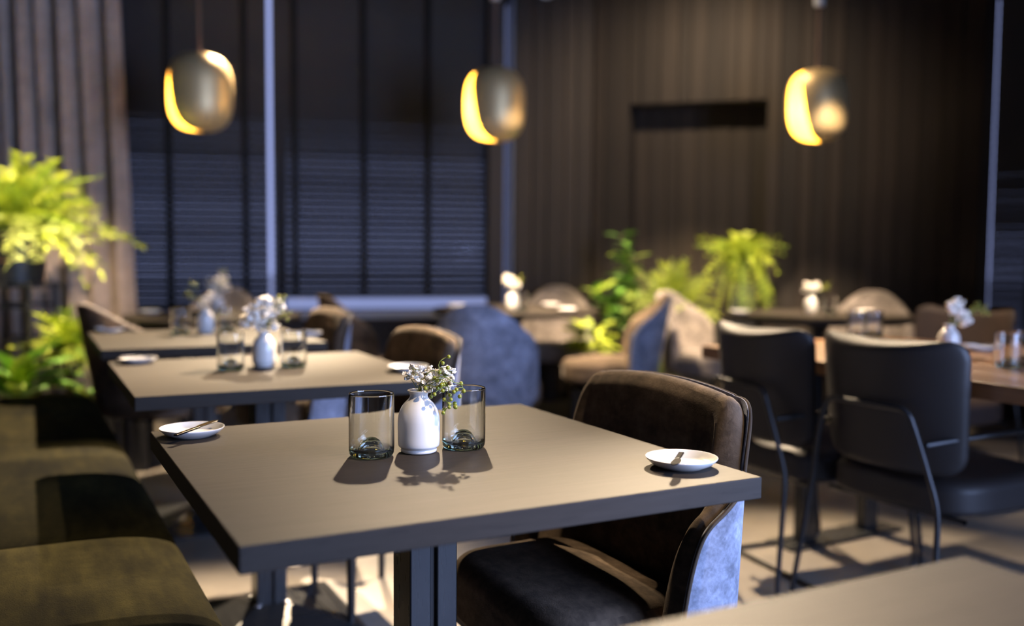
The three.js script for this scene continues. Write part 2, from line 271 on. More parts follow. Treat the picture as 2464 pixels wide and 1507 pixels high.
blind('dark slatted blind on the left, half covered by the curtain', CORNER, YB, -4.7, -2.331, 0.70, 2.97, [-4.5, -3.97, -3.47, -2.977, -2.482], 0.046, { seed: 3 });
blind('wide dark slatted blind between the white light strip and the room corner', CORNER, YB, -2.303, -0.672, 0.778, 2.97, [-2.151, -1.68, -1.228, -0.79], 0.046, { seed: 4 });
blind('dark slatted blind at the right edge of the photo', CORNER, YW, 2.692, 4.26, 0.56, 2.97, [2.93, 3.5, 4.05], 0.056, { seed: 5, w: 0.06, tilt: 1.12 });

// ---------------------------------------------------------------- curtain
{
  const t = thing('curtain', 'tall greige linen curtain hanging in folds at left', 'curtain', [0, 0, 0]);
  const rings = [], R = rng(9), ph = [R() * 6, R() * 6, R() * 6], n = 160, H = 34, top = 3.1, bot = 0.03;
  const pt = (u, v, off) => { // u across, v down
    const x = lerp(-3.9, lerp(-2.44, -2.34, v), u), zb = -(6.86 + 0.225 * x) + 0.36, amp = 0.035 + 0.03 * v;
    const f = u * 13 + 0.25 * Math.sin(u * 9 + ph[0]); const z = zb + amp * Math.sin(f * 6.2832 + ph[1]) + 0.02 * Math.sin(f * 2.9 + ph[2] + v * 1.2) + off;
    return V(x + 0.012 * Math.cos(f * 6.2832), lerp(top, bot, v), z);
  };
  for (let i = 0; i <= H; i++) { const v = i / H, r = []; for (let j = 0; j <= n; j++) r.push(pt(j / n, v, 0.002)); for (let j = n; j >= 0; j--) r.push(pt(j / n, v, -0.002)); rings.push(r); }
  part('curtain_panel', loft(rings, true), M.linen, t);
  part('curtain_rail', rod([[-4.1, 3.12, -5.6], [-2.35, 3.12, -5.98]], 0.012, 0.01), M.frame, t);
}

// ---------------------------------------------------------------- ceiling tracks and spots
function track(label, p0, p1) {
  const d = V(...p1).sub(V(...p0)), L = d.length(), t = thing('lighting_track', label, 'track', p0, Math.atan2(-d.z, d.x));
  part('rail', rbox(L, 0.035, 0.035, 0.003, L / 2, 0, 0), M.blackSteel, t);
  for (const k of [0.1, 0.5, 0.9]) part('hanger', new THREE.CylinderGeometry(0.006, 0.006, CEIL - p0[1] - 0.018, 8).translate(L * k, (CEIL - p0[1]) / 2 + 0.009, 0), M.blackSteel, t);
}
track('black ceiling track above the square tables', [-2.2, 2.80, -4.17], [1.2, 2.80, -4.17]);
track('black ceiling track over the pendants', [-2.5, 2.80, -5.43], [2.6, 2.80, -6.02]);
track('black ceiling track beside the camera', [-0.6, 2.80, -0.80], [2.2, 2.80, -0.80]);
track('black ceiling track in front of the plants', [-0.4, 2.80, -5.08], [2.6, 2.80, -5.08]);
function spot([x, y, z, tx, ty, tz, cd, ang, pen], label, topY, white) {
  const dir = V(tx - x, ty - y, tz - z).normalize(), g = thing('track_spot', label, 'spotlight', [x, y, z]), q = new THREE.Quaternion().setFromUnitVectors(V(0, -1, 0), dir);
  const body = part('spot_body', lathe([[0.0, 0.13], [0.03, 0.13], [0.034, 0.125], [0.036, 0.0], [0.034, -0.002], [0.032, 0.004], [0.032, 0.012], [0.0, 0.012]], 28), white ? M.spotBody : M.pot, g); body.quaternion.copy(q);
  const lens = part('lens', new THREE.CircleGeometry(0.031, 24).rotateX(Math.PI / 2).translate(0, 0.008, 0), M.lens, g); lens.quaternion.copy(q);
  part('bracket', rod([[0, topY - y, 0], [0, 0.115, 0]], 0.007, 0.01), M.blackSteel, g);
  const s = new THREE.SpotLight(WARM, cd, 0, ang, pen, 2); s.name = 'spot_light'; s.position.copy(dir).multiplyScalar(0.012); s.target.position.copy(dir).multiplyScalar(1); s.castShadow = true; s.shadow.radius = 1.4; g.add(s); g.add(s.target);
}
const spotLabels = ['black spot on the first track aimed at the front table', 'black spot on the first track aimed at the second table', 'black spot on the pendant track aimed at the third table', 'rightmost black spot on the first track', 'leftmost aimed spot of the first track, lighting the bench', 'black spot above the far end of the wood table', 'black spot aimed at the plants by the door', 'black spot aimed at the middle round table', 'black spot aimed at the right round table', 'black spot aimed at the curtain and left plants', 'black spot over the round table by the window', 'black spot high beside the camera, aimed at the front table', 'black spot at the left track end, aimed at the plants behind the bench', 'black spot at the right track end, aimed at the brown leather chair', 'black spot aimed at the floor beside the leather chairs'];
SPOTS.forEach((s, i) => spot(s, spotLabels[i], i === 2 || i === 10 ? 2.782 : i === 9 ? 2.782 : 2.782));
spot(WASH, 'ceiling spot washing the plank door', CEIL);
{ // the white spot seen at the top edge
  const t = thing('track_spot', 'white cylindrical spot hanging at the top edge of the photo', 'spotlight', [0.196, 2.63, -5.85]);
  part('spot_body', lathe([[0, 0.15], [0.034, 0.15], [0.037, 0.146], [0.037, 0.002], [0.035, 0], [0.032, 0.004], [0.031, 0.02], [0, 0.02]], 28), M.spotBody, t);
  part('bracket', new THREE.CylinderGeometry(0.008, 0.008, 0.02, 10).translate(0, 0.158, 0), M.spotBody, t);
}

// ---------------------------------------------------------------- pendants
function pendant(label, x, y, z) {
  const t = thing('pendant_lamp', label, 'lamp', [x, y, z], 0, null); delete t.userData.group;
  const R = 0.184, Hh = 0.220, n = 2.9, axis = V(-0.22, 0.97, 0).normalize();
  const q = new THREE.Quaternion().setFromUnitVectors(V(0, 1, 0), axis);
  const P = (lat, lon, k) => { const d = V(Math.cos(lat) * Math.sin(lon), Math.sin(lat), Math.cos(lat) * Math.cos(lon)).applyQuaternion(q), h = Math.hypot(d.x, d.z); const rho = Math.pow(Math.pow(h / R, n) + Math.pow(Math.abs(d.y) / Hh, n), -1 / n); return d.multiplyScalar(rho * k); };
  const lon0 = -0.67, lon1 = -1.5 + Math.PI * 2, NL = 36, NM = 72;   // the open slot lies between lon1 and lon0
  const sheet = (k, flip) => { const pos = [], idx = [], uv = []; for (let i = 0; i <= NL; i++) for (let j = 0; j <= NM; j++) { const p = P(lerp(-1.5707, 1.5707, i / NL), lerp(lon0, lon1, j / NM), k); pos.push(p.x, p.y, p.z); uv.push(j / NM, i / NL); } for (let i = 0; i < NL; i++) for (let j = 0; j < NM; j++) { const a = i * (NM + 1) + j, b = a + 1, c = a + NM + 1, d = c + 1; flip ? idx.push(a, c, b, b, c, d) : idx.push(a, b, c, b, d, c); } const g = new THREE.BufferGeometry(); g.setAttribute('position', new THREE.Float32BufferAttribute(pos, 3)); g.setAttribute('uv', new THREE.Float32BufferAttribute(uv, 2)); g.setIndex(idx); g.computeVertexNormals(); return g; };
  part('brass_shell', sheet(1, false), M.brass, t);
  part('gold_lining', sheet(0.965, true), M.lining, t);
  const edge = []; for (const lon of [lon0, lon1]) { const pts = []; for (let i = 1; i < NL; i++) pts.push(P(lerp(-1.5707, 1.5707, i / NL), lon, 0.983)); edge.push(new THREE.TubeGeometry(new THREE.CatmullRomCurve3(pts), 60, 0.0045, 6)); }
  part('rim', merge(edge), M.brass, t);
  part('bulb', new THREE.SphereGeometry(0.032, 20, 14), M.bulb, t);
  part('cord', new THREE.CylinderGeometry(0.0085, 0.0085, 2.6 - y - Hh + 0.01, 10).translate(0, (2.6 - y + Hh) / 2 - 0.002, 0), M.cord, t);
  part('cap', lathe([[0, Hh + 0.028], [0.012, Hh + 0.028], [0.016, Hh + 0.02], [0.018, Hh - 0.006], [0, Hh - 0.006]], 20), M.cord, t);
  part('canopy', lathe([[0, 2.784 - y], [0.03, 2.784 - y], [0.03, 2.605 - y], [0.026, 2.598 - y], [0, 2.598 - y]], 24), M.spotBody, t);
  const l = new THREE.PointLight(new THREE.Color(1, 0.80, 0.46), 1.1, 0, 2); l.name = 'pendant_light'; l.castShadow = true; l.shadow.radius = 1.5; t.add(l);
}
pendant('brass pendant lamp hanging left, in front of the blinds', -1.782, 1.99, -5.5);
pendant('brass pendant lamp hanging in the middle, by the room corner', -0.113, 1.98, -5.8);
pendant('brass pendant lamp hanging right, before the plank wall', 1.849, 2.00, -5.9);

// ---------------------------------------------------------------- tables
function squareTable() {
  const t = thing('square_table', '', 'table', [0, 0, 0]);
  part('tabletop', metreUV(rbox(0.8, 0.0345, 0.8, 0.0022, 0, 0.75 - 0.01725, 0, 2), 'x'), M.stain, t);
  for (const s of [-1, 1]) part('column', rbox(0.038, 0.64, 0.082, 0.003, s * 0.0245, 0.38, 0), M.steel, t);
  part('column_core', box(0.014, 0.64, 0.066, 0, 0.38, 0), M.blackSteel, t);
  part('top_plate', rbox(0.34, 0.008, 0.34, 0.002, 0, 0.7105, 0), M.blackSteel, t);
  const f = new THREE.CylinderGeometry(0.068, 0.335, 0.055, 4, 1).rotateY(Math.PI / 4).translate(0, 0.04, 0).toNonIndexed(); f.computeVertexNormals();
  part('base_plate', merge([f, rbox(0.474, 0.012, 0.474, 0.002, 0, 0.0065, 0)]), M.steel, t);
  for (const [x, z] of [[-1, 1], [1, 1], [1, -1], [-1, -1]]) part('weld', new THREE.SphereGeometry(0.009, 10, 8).scale(1.4, 0.5, 1.4).translate(x * 0.042, 0.068, z * 0.042), M.weld, t);
  return t;
}
const TABLES = { t1: row(0, 0), t2: [-0.713, -2.771], t3: [-1.245, -3.83], t0: [0.357, -0.545] };
{
  const s = squareTable(); s.position.set(TABLES.t1[0], 0, TABLES.t1[1]); s.rotation.y = ROW.yaw; s.userData.label = 'square dark stained wood table in sharp focus at the front';
  const d = (p, l, y = ROW.yaw) => dup(s, 'square_table', [p[0], 0, p[1]], y, l);
  d(TABLES.t2, 'square dark wood table second in the row, just behind the sharp front table', 0.473);
  d(TABLES.t3, 'square dark wood table farthest back in the row of square tables', 0.47);
  d(TABLES.t0, 'dark wood table whose corner fills the bottom right of the photo');
}
function roundTable(r) {
  const t = thing('round_table', '', 'table', [0, 0, 0]);
  part('tabletop', lathe([[0, 0.75], [r - 0.006, 0.75], [r - 0.001, 0.748], [r, 0.744], [r - 0.004, 0.728], [r - 0.025, 0.718], [0, 0.718]], 72), M.stain, t);
  part('column', lathe([[0.055, 0.05], [0.042, 0.08], [0.04, 0.66], [0.09, 0.717], [0, 0.717]], 28), M.blackSteel, t);
  part('base', lathe([[0, 0.055], [0.06, 0.055], [0.27, 0.016], [0.28, 0.008], [0.28, 0], [0, 0]], 40), M.blackSteel, t);
  return t;
}
const ROUND = { t4: [-1.62, -5.19, 0.47], t5: [0.02, -5.92, 0.515], t6: [1.775, -5.52, 0.53] };
for (const [k, l] of [['t4', 'round dark table by the window, under the left pendant'], ['t5', 'round dark table in the middle, near the room corner'], ['t6', 'round dark table on the right, in front of the plank wall']]) { const t = roundTable(ROUND[k][2]); t.position.set(ROUND[k][0], 0, ROUND[k][1]); t.userData.label = l; }
// long wood table at the right: far short side from (0.72, -3.62) to (1.63, -4.15)
const WOODYAW = 0.51, WOODC = (() => { const c = Math.cos(WOODYAW), s = Math.sin(WOODYAW); return { at: (a, b) => [0.72 + a * c + b * s, -3.62 - a * s + b * c] }; })();
{
  const [cx, cz] = WOODC.at(0.5, 0.95), t = thing('dining_table', 'long table with a warm brown plank top at right', 'table', [cx, 0, cz], WOODYAW);
  for (let i = 0; i < 5; i++) part('board', metreUV(rbox(0.198, 0.048, 1.9, 0.004, -0.4 + i * 0.2, 0.726, 0), 'z', i * 0.37), i % 2 ? M.oak2 : M.oak, t);
  for (const z of [-0.72, 0.72]) for (const x of [-0.17, 0.17]) part('leg', rbox(0.07, 0.70, 0.05, 0.003, x, 0.351, z), M.steel, t);
  for (const z of [-0.72, 0.72]) part('foot', rbox(0.6, 0.012, 0.14, 0.003, 0, 0.006, z), M.steel, t);
}

// ---------------------------------------------------------------- bench
{
  const yc = 0.47, t = thing('bench', 'long olive green velvet bench seat at the left edge', 'bench', [ROW.x, 0, ROW.z], ROW.yaw);
  part('plinth', box(0.54, 0.22, 3.5, -0.63, 0.112, -1.28), M.darkPaint, t);
  part('seat_base', rbox(0.64, 0.10, 3.55, 0.02, -0.635, 0.272, -1.27, 3), M.olive, t);
  const cuts = [-3.04, -1.95, -0.716, 0.52];
  for (let i = 0; i < 3; i++) {
    const b0 = cuts[i] + 0.002, b1 = cuts[i + 1] - 0.002, L = b1 - b0, rings = [];
    const sec = (e) => { const pts = [], n = 48, w = 0.33 - 0.01 * (1 - e), h = 0.075 * lerp(0.955, 1, e); for (let k = 0; k < n; k++) { const a = k / n * Math.PI * 2, c = Math.cos(a), s = Math.sin(a), p = 2 / 4.2; pts.push([Math.sign(c) * Math.pow(Math.abs(c), p) * w - 0.635, 0.392 + Math.sign(s) * Math.pow(Math.abs(s), p) * h + (s > 0 ? 0.006 * (1 - (c * c)) : 0)]); } return pts; };
    for (let k = 0; k <= 40; k++) { const v = k / 40, dd = Math.min(v, 1 - v) * L, e = Math.sqrt(1 - Math.pow(1 - Math.min(1, dd / 0.03), 2)); rings.push(sec(e).map(([x, y]) => V(x, y, b0 + v * L))); }
    const m = part('seat_cushion', loft(rings), M.olive, t);
  }
}

// ---------------------------------------------------------------- upholstered chairs
function cushion(w, d, h, y0, zc, p = 5, r = 0.045) { // rounded seat cushion
  const rings = [], n = 56, ring = (k, y) => { const o = []; for (let i = 0; i < n; i++) { const a = -i / n * Math.PI * 2, c = Math.cos(a), s = Math.sin(a); o.push(V(Math.sign(c) * Math.pow(Math.abs(c), 2 / p) * (w - k), y, zc + Math.sign(s) * Math.pow(Math.abs(s), 2 / p) * (d - k))); } return o; };
  for (let i = 0; i <= 6; i++) { const a = i / 6 * Math.PI / 2; rings.push(ring(0.02 * (1 - Math.sin(a)), y0 + 0.02 * (1 - Math.cos(a)))); }
  for (let i = 0; i <= 10; i++) { const a = i / 10 * Math.PI / 2; rings.push(ring(r * (1 - Math.cos(a)), y0 + h - r + r * Math.sin(a) * 0.9)); }
  for (let i = 1; i <= 6; i++) { const k = r + (Math.min(w, d) - r) * i / 6.05; rings.push(ring(k, y0 + h - r * 0.1 + 0.012 * Math.sin(i / 6 * Math.PI / 2))); }
  return loft(rings);
}
function shellGeo(path, top, bottom, th, lean, n = 110, partOf) { // path(s in -1..1) -> [x, z, nx, nz] outward
  const rings = [];
  for (let i = 0; i <= n; i++) {
    const s = -1 + 2 * i / n, [x, z, nx, nz] = path(s), T = top(s), B = bottom(s), r = th / 2, ring = [];
    const put = (o, y) => ring.push(V(x + nx * o, y, z + nz * o - lean * (y - 0.48) * Math.max(0, -nz)));
    const q = partOf;
    if (q === 'outer') { for (let k = 0; k <= 8; k++) put(0, lerp(B, T - 0.004, k / 8)); for (let k = 8; k >= 0; k--) put(-0.006, lerp(B, T - 0.004, k / 8)); }
    else { for (let k = 0; k <= 8; k++) put(-0.0062, lerp(B + 0.004, T - r, k / 8)); for (let k = 1; k < 8; k++) { const a = k / 8 * Math.PI; put(-r + (r - 0.006) * Math.cos(a), T - r + r * Math.sin(a)); } for (let k = 8; k >= 0; k--) { const y = lerp(B + 0.004, T - r, k / 8); put(-th - 0.008 * Math.sin(k / 8 * Math.PI), y); } }
    rings.push(ring.reverse());
  }
  return loft(rings);
}
function edgeTube(path, top, lean, r, n = 110) { const pts = []; for (let i = 0; i <= n; i++) { const s = -1 + 2 * i / n, [x, z, nx, nz] = path(s), y = top(s) - 0.006; pts.push(V(x + nx * 0.001, y, z + nz * 0.001 - lean * (y - 0.48) * Math.max(0, -nz))); } return new THREE.TubeGeometry(new THREE.CatmullRomCurve3(pts), n * 2, r, 6); }
const chairLegs = (t, x, z0, z1, y) => { for (const [sx, z] of [[-1, z1], [1, z1], [1, z0], [-1, z0]]) { const g = new THREE.CylinderGeometry(0.017, 0.011, y, 12).translate(0, y / 2, 0); const m = part('leg', g, M.blackSteel, t); m.position.set(sx * x, 0, z); } };
// wing chair: flat tall back, low sloping wings
function wingChair() {
  const t = thing('velvet_chair', '', 'chair'), W = 0.298, rc = 0.10, zb = -0.2, zf = -0.025, half = (W - rc) + rc * Math.PI / 2 + (zf - zb - rc);
  const path = (s) => { const g = Math.sign(s) || 1; let d = Math.abs(s) * half; if (d < W - rc) return [g * d, zb, 0, -1]; d -= W - rc; if (d < rc * Math.PI / 2) { const a = d / rc; return [g * (W - rc + rc * Math.sin(a)), zb + rc - rc * Math.cos(a), g * Math.sin(a), -Math.cos(a)]; } d -= rc * Math.PI / 2; return [g * W, zb + rc + d, g, 0]; };
  const top = (s) => {
    const d = Math.abs(s) * half, x1 = W - rc, e = x1 + rc * Math.PI / 2;
    if (d < x1 - 0.01) return 0.86 - 0.016 * (d / x1) * (d / x1);
    const k = (d - x1 + 0.01) / (e - x1 + 0.01);
    if (k < 1) return k < 0.62 ? 0.667 + 0.177 * Math.sqrt(Math.max(0, 1 - Math.pow(k / 0.64, 2.6))) : lerp(0.707, 0.662, (k - 0.62) / 0.38);
    const z = zb + rc + (d - e); // forward along the wing
    const u = (z - (zb + rc)) / (zf - zb - rc); return 0.662 - 0.05 * u - 0.16 * Math.pow(u, 3.2);
  };
  const bottom = (s) => 0.36 + 0.02 * Math.pow(Math.abs(s), 4);
  part('outer_shell', metreUV(shellGeo(path, top, bottom, 0.06, 0.075, 150, 'outer')), M.suede, t);
  part('backrest', metreUV(shellGeo(path, top, bottom, 0.06, 0.075, 150, 'inner')), M.velvet, t);
  part('piping', edgeTube(path, top, 0.075, 0.0035, 150), M.velvet, t);
  part('seat', metreUV(cushion(0.232, 0.155, 0.135, 0.37, 0.02)), M.velvet, t);
  part('seat_frame', rbox(0.44, 0.03, 0.30, 0.008, 0, 0.362, 0.0), M.blackSteel, t);
  chairLegs(t, 0.19, -0.12, 0.11, 0.35);
  return t;
}
// tub chair: one rounded shell falling from the back to the arms
function tubChair(outer, inner, span = 1.28) {
  const t = thing('tub_chair', '', 'chair'), R = 0.272, half = R * span;
  const path = (s) => { const a = s * half / R; return [R * Math.sin(a), -R * Math.cos(a), Math.sin(a), -Math.cos(a)]; };
  const top = (s) => { const u = Math.abs(s); return 0.862 - 0.17 * smooth(u, 0.12, 1.05) - 0.05 * Math.pow(smooth(u, 0.8, 1.0), 2); };
  const bottom = (s) => 0.37 + 0.05 * smooth(Math.abs(s), 0.7, 1);
  part('outer_shell', metreUV(shellGeo(path, top, bottom, 0.055, 0.16, 100, 'outer')), outer, t);
  part('backrest', metreUV(shellGeo(path, top, bottom, 0.055, 0.16, 100, 'inner')), inner, t);
  part('seat', cushion(0.255, 0.25, 0.125, 0.365, 0.055, 3.0), inner, t);
  part('seat_frame', lathe([[0, 0.385], [0.2, 0.385], [0.2, 0.35], [0, 0.35]], 32), M.blackSteel, t);
  chairLegs(t, 0.16, -0.15, 0.14, 0.36);
  return t;
}
{
  const c1 = wingChair(); let p = row(0.30, 0.0); c1.position.set(p[0], 0, p[1]); c1.rotation.y = FACE_A; c1.userData.label = 'brown velvet chair with a pale outer shell, tucked under the sharp front table';
  const q = [TABLES.t2[0] + 0.31 * ca - 0.03 * sa, TABLES.t2[1] - 0.31 * sa - 0.03 * ca];
  dup(c1, 'velvet_chair', [q[0], 0, q[1]], FACE_A, 'brown velvet chair tucked under the second square table');
  const r3 = [TABLES.t3[0] + 0.33 * ca, TABLES.t3[1] - 0.33 * sa];
  dup(c1, 'velvet_chair', [r3[0], 0, r3[1]], FACE_A, 'dark brown velvet chair at the right side of the farthest square table');
}
{
  const brown = tubChair(M.velvet, M.velvet), blue = tubChair(M.suede, M.velvet), pale = tubChair(M.greige, M.greige);
  const put = (o, x, z, fx, fz, label) => { o.position.set(x, 0, z); o.rotation.y = face(fx, fz); o.userData.label = label; };
  put(blue, -0.12, -4.58, 0.14, -1, 'blue-grey rounded chair seen from behind, in the middle of the room');
  put(brown, -0.76, -5.36, 1, -0.5, 'brown rounded chair left of the middle round table');
  put(pale, 1.20, -5.90, 0.76, 0.65, 'pale rounded chair facing right, in front of the green plants');
  const d = (o, x, z, fx, fz, label) => dup(o, 'tub_chair', [x, 0, z], face(fx, fz), label);
  d(pale, -1.80, -5.84, 0.1, 1, 'greige rounded chair behind the round window table, facing the camera');
  d(blue, 0.60, -5.58, -1, -0.06, 'dark blue rounded chair seen from the side, facing left to the middle table');
  d(pale, 0.30, -6.62, -0.1, 1, 'greige rounded chair behind the middle round table, facing the camera');
  d(pale, 2.28, -6.08, -0.45, 1, 'greige rounded chair behind the right round table');
  put(tubChair(M.velvet, M.greige, 1.8), -1.62, -4.34, 0.86, -0.5, 'greige rounded chair left of the farthest square table, near the plants');
}

// ---------------------------------------------------------------- wire-frame armchairs
function wireChair() {
  const t = thing('armchair', '', 'chair');
  // backrest: curved upholstered slab
  const rings = [], n = 40, y0 = 0.475, y1 = 0.858, W = 0.255, r = 0.065;
  const rows = []; for (let i = 0; i <= 10; i++) rows.push(y0 + r * (1 - Math.cos(i / 10 * Math.PI / 2))); for (let i = 1; i <= 10; i++) rows.push(lerp(y0 + r, y1 - r, i / 10)); for (let i = 1; i <= 10; i++) rows.push(y1 - r + r * Math.sin(i / 10 * Math.PI / 2));
  rows.forEach((y, i) => {
    const k = y < y0 + r ? (y0 + r - y) / r : y > y1 - r ? (y - y1 + r) / r : 0, w = Math.max(W - 0.02 + 0.02 * ((y - y0) / (y1 - y0)) - r * (1 - Math.sqrt(Math.max(0, 1 - k * k))), 0.01), th = 0.030 * Math.sqrt(Math.max(0.02, 1 - Math.pow(Math.max(0, (Math.abs(y - (y0 + y1) / 2) - (y1 - y0) / 2 + 0.026) / 0.026), 2))), ring = [];
    for (let j = 0; j < n; j++) { const a = j / n * Math.PI * 2, c = Math.cos(a), s = Math.sin(a), u = Math.sign(c) * Math.pow(Math.abs(c), 0.7), x = w * u, xr = x / W; ring.push(V(x, y + 0.034 * (xr * xr - 0.5) * ((y - y0) / (y1 - y0)), -0.235 + 0.075 * xr * xr - 0.11 * (y - 0.55) + Math.sign(s) * Math.pow(Math.abs(s), 0.6) * th)); }
    rings.push(ring);
  });
  part('backrest', loft(rings), M.leather, t);
  part('seat', cushion(0.25, 0.245, 0.11, 0.365, 0.03, 4), M.leather, t);
  const R = 0.0085;
  for (const s of [-1, 1]) part('side_frame', rod([[s * 0.152, 0.645, -0.297], [s * 0.18, 0.57, -0.29], [s * 0.225, 0.40, -0.265], [s * 0.258, R, -0.315], [s * 0.258, R, 0.28], [s * 0.262, 0.40, 0.22], [s * 0.262, 0.60, 0.17], [s * 0.255, 0.60, -0.10], [s * 0.19, 0.575, -0.278]], R, 0.05), M.blackSteel, t);
  part('back_bar', rod([[-0.165, 0.612, -0.293], [-0.14, 0.668, -0.299], [0.14, 0.668, -0.299], [0.165, 0.612, -0.293]], R, 0.03), M.blackSteel, t);
  part('cross_bar', rod([[-0.258, R, -0.12], [0.258, R, -0.12]], R, 0.02), M.blackSteel, t);
  part('seat_bar', rod([[-0.24, 0.358, -0.17], [0.24, 0.358, -0.17]], R, 0.02), M.blackSteel, t); part('seat_bar', rod([[-0.262, 0.358, 0.20], [0.262, 0.358, 0.20]], R, 0.02), M.blackSteel, t);
  return t;
}
{
  const fa = face(ca, -sa) , j = wireChair(); j.position.set(1.03, 0, -3.287); j.rotation.y = face(0.93, -0.37); j.userData.label = 'dark leather armchair on black wire legs at the left end of the wood table';
  dup(j, 'armchair', [1.288, 0, -2.896], face(0.873, -0.488), 'dark leather armchair on black wire legs, nearest of the two at the wood table');
  const far = dup(j, 'armchair', [1.91, 0, -4.29], face(-0.866, 0.5), 'brown leather armchair behind the wood table at the right edge, facing left');
  far.traverse((o) => { if (o.isMesh && o.material === M.leather) o.material = M.brownLeather; });
}

// ---------------------------------------------------------------- tableware
function tumbler() {
  const t = thing('drinking_glass', '', 'glass'), R = 0.0382, H = 0.108, w = 0.0024;
  const out = [[0, 0.022], [0.006, 0.0215], [0.012, 0.018], [0.017, 0.011], [0.021, 0.004], [0.026, 0.0008], [0.030, 0.0], [0.0348, 0.0016], [0.0374, 0.006], [R, 0.013], [R, H - 0.002], [R - 0.0007, H - 0.0004], [R - w / 2, H], [R - w + 0.0006, H - 0.0005]];
  const inn = [[R - w, H - 0.003], [R - w, 0.018], [R - w - 0.002, 0.0125], [0.029, 0.0098], [0.0265, 0.0098], [0.0235, 0.0125], [0.0195, 0.019], [0.0145, 0.0265], [0.008, 0.0312], [0.003, 0.0325], [0, 0.0327]];
  const g = mergeVertices(lathe([...out, ...inn], 64)); g.computeVertexNormals(); part('glass_body', g, M.glass, t); return t;
}
function bud() {
  const t = thing('bud_vase', '', 'vase');
  const o = [[0, 0.001], [0.026, 0.0], [0.0295, 0.0015], [0.0302, 0.0045], [0.0298, 0.0068], [0.0312, 0.0085], [0.0338, 0.011], [0.0348, 0.016], [0.0351, 0.03], [0.0352, 0.048], [0.0346, 0.058], [0.0328, 0.067], [0.0292, 0.0755], [0.0240, 0.083], [0.0185, 0.0885], [0.0158, 0.092], [0.0150, 0.0952], [0.0156, 0.0985], [0.0178, 0.1018], [0.0192, 0.1032], [0.0190, 0.1044], [0.0176, 0.1044], [0.0150, 0.101], [0.0128, 0.0955], [0.0135, 0.090], [0.022, 0.078], [0.029, 0.06], [0.029, 0.012], [0, 0.01]];
  const pts = new THREE.CatmullRomCurve3(o.map((p) => V(p[0], p[1], 0)), false, 'centripetal').getPoints(110).map((p) => [Math.max(0, p.x), p.y]);
  const g = lathe(pts.map((p) => [p[0] * 1.035, p[1] * 1.03]), 64), uv = g.attributes.uv; for (let i = 0; i < uv.count; i++) uv.setXY(i, uv.getX(i) * 0.6, uv.getY(i) * 0.6);
  part('vase_body', g, M.ceramic, t); return t;
}
function plate(r) {
  const t = thing('side_plate', '', 'plate');
  const o = [[0, 0.002], [r * 0.55, 0.002], [r * 0.58, 0.0], [r * 0.62, 0.0], [r * 0.66, 0.002], [r * 0.86, 0.0085], [r * 0.975, 0.0165], [r, 0.0195], [r * 0.998, 0.0208], [r * 0.975, 0.0205], [r * 0.93, 0.0155], [r * 0.83, 0.0085], [r * 0.7, 0.0058], [r * 0.5, 0.005], [0, 0.005]];
  part('plate_body', lathe(o.map((p) => [p[0], p[1] * 0.82]), 72), M.porcelain, t); return t;
}
function knife() {
  const t = thing('butter_knife', '', 'knife'), L = 0.15;
  const h = new RoundedBoxGeometry(0.011, 0.004, 0.078, 3, 0.0019).translate(0, 0, 0.036); part('handle', h, M.gunmetal, t);
  const s = new THREE.Shape(); s.moveTo(-0.004, 0); s.lineTo(-0.008, 0.01); s.bezierCurveTo(-0.0105, 0.04, -0.009, 0.06, -0.002, 0.072); s.bezierCurveTo(0.005, 0.073, 0.007, 0.06, 0.0065, 0.04); s.lineTo(0.004, 0);
  part('blade', new THREE.ExtrudeGeometry(s, { depth: 0.0012, bevelEnabled: true, bevelThickness: 0.0004, bevelSize: 0.0005, bevelSegments: 1, curveSegments: 16 }).rotateX(-Math.PI / 2), M.gunmetal, t);
  return t;
}
const gl = tumbler(), vs = bud(), pl = plate(0.0585), kn = knife(); const firsts = new Set();
function place(proto, name, x, z, label, turn = 0, y = 0.7502, group) { if (!firsts.has(proto)) { firsts.add(proto); proto.position.set(x, y, z); proto.rotation.set(0, turn, 0); proto.userData.label = label; if (group) proto.userData.group = group; return proto; } return dup(proto, name, [x, y, z], turn, label, group); }
const G = (x, z, l, turn, group) => place(gl, 'drinking_glass', x, z, l, turn, 0.7503, group), Vs = (x, z, l, turn) => place(vs, 'bud_vase', x, z, l, turn), Pl = (x, z, l, group) => place(pl, 'side_plate', x, z, l, 0, 0.7502, group);
function Kn(x, z, dx, dz, label, tilt = 0.05) { const k = place(kn, 'butter_knife', x, z, label, face(dx, dz), 0.7502 + 0.0205); k.rotation.order = 'YXZ'; k.rotation.x = tilt; k.scale.setScalar(0.86); return k; }
G(-0.236, -1.600, 'clear glass tumbler left of the vase on the sharp front table');
G(-0.084, -1.676, 'clear glass tumbler right of the vase on the sharp front table', 1);
Vs(-0.160, -1.640, 'small white glazed vase on the sharp front table');
Pl(-0.596, -1.768, 'small white plate at the left corner of the sharp front table');
Pl(0.277, -1.536, 'small white plate at the right corner of the sharp front table');
G(-0.817, -2.765, 'clear glass tumbler left of the vase on the second square table', 0.5);
G(-0.652, -2.845, 'clear glass tumbler right of the vase on the second square table', 2);
Vs(-0.742, -2.855, 'small white vase on the second square table', 1);
Pl(-1.150, -2.925, 'small white plate at the left corner of the second square table');
Pl(-0.300, -2.760, 'small white plate at the right corner of the second square table');
G(-1.37, -3.945, 'clear glass tumbler left of the vase on the farthest square table', 0.3);
G(-1.215, -4.06, 'clear glass tumbler right of the vase on the farthest square table', 1.3);
Vs(-1.285, -4.0, 'small white vase on the farthest square table', 2);
Pl(-1.70, -4.03, 'small white plate at the left corner of the farthest square table');
Pl(-0.835, -3.90, 'small white plate at the right corner of the farthest square table');
Vs(-1.605, -5.21, 'small white vase on the round table by the window', 3);
Pl(-1.985, -5.24, 'white plate at the left side of the round window table');
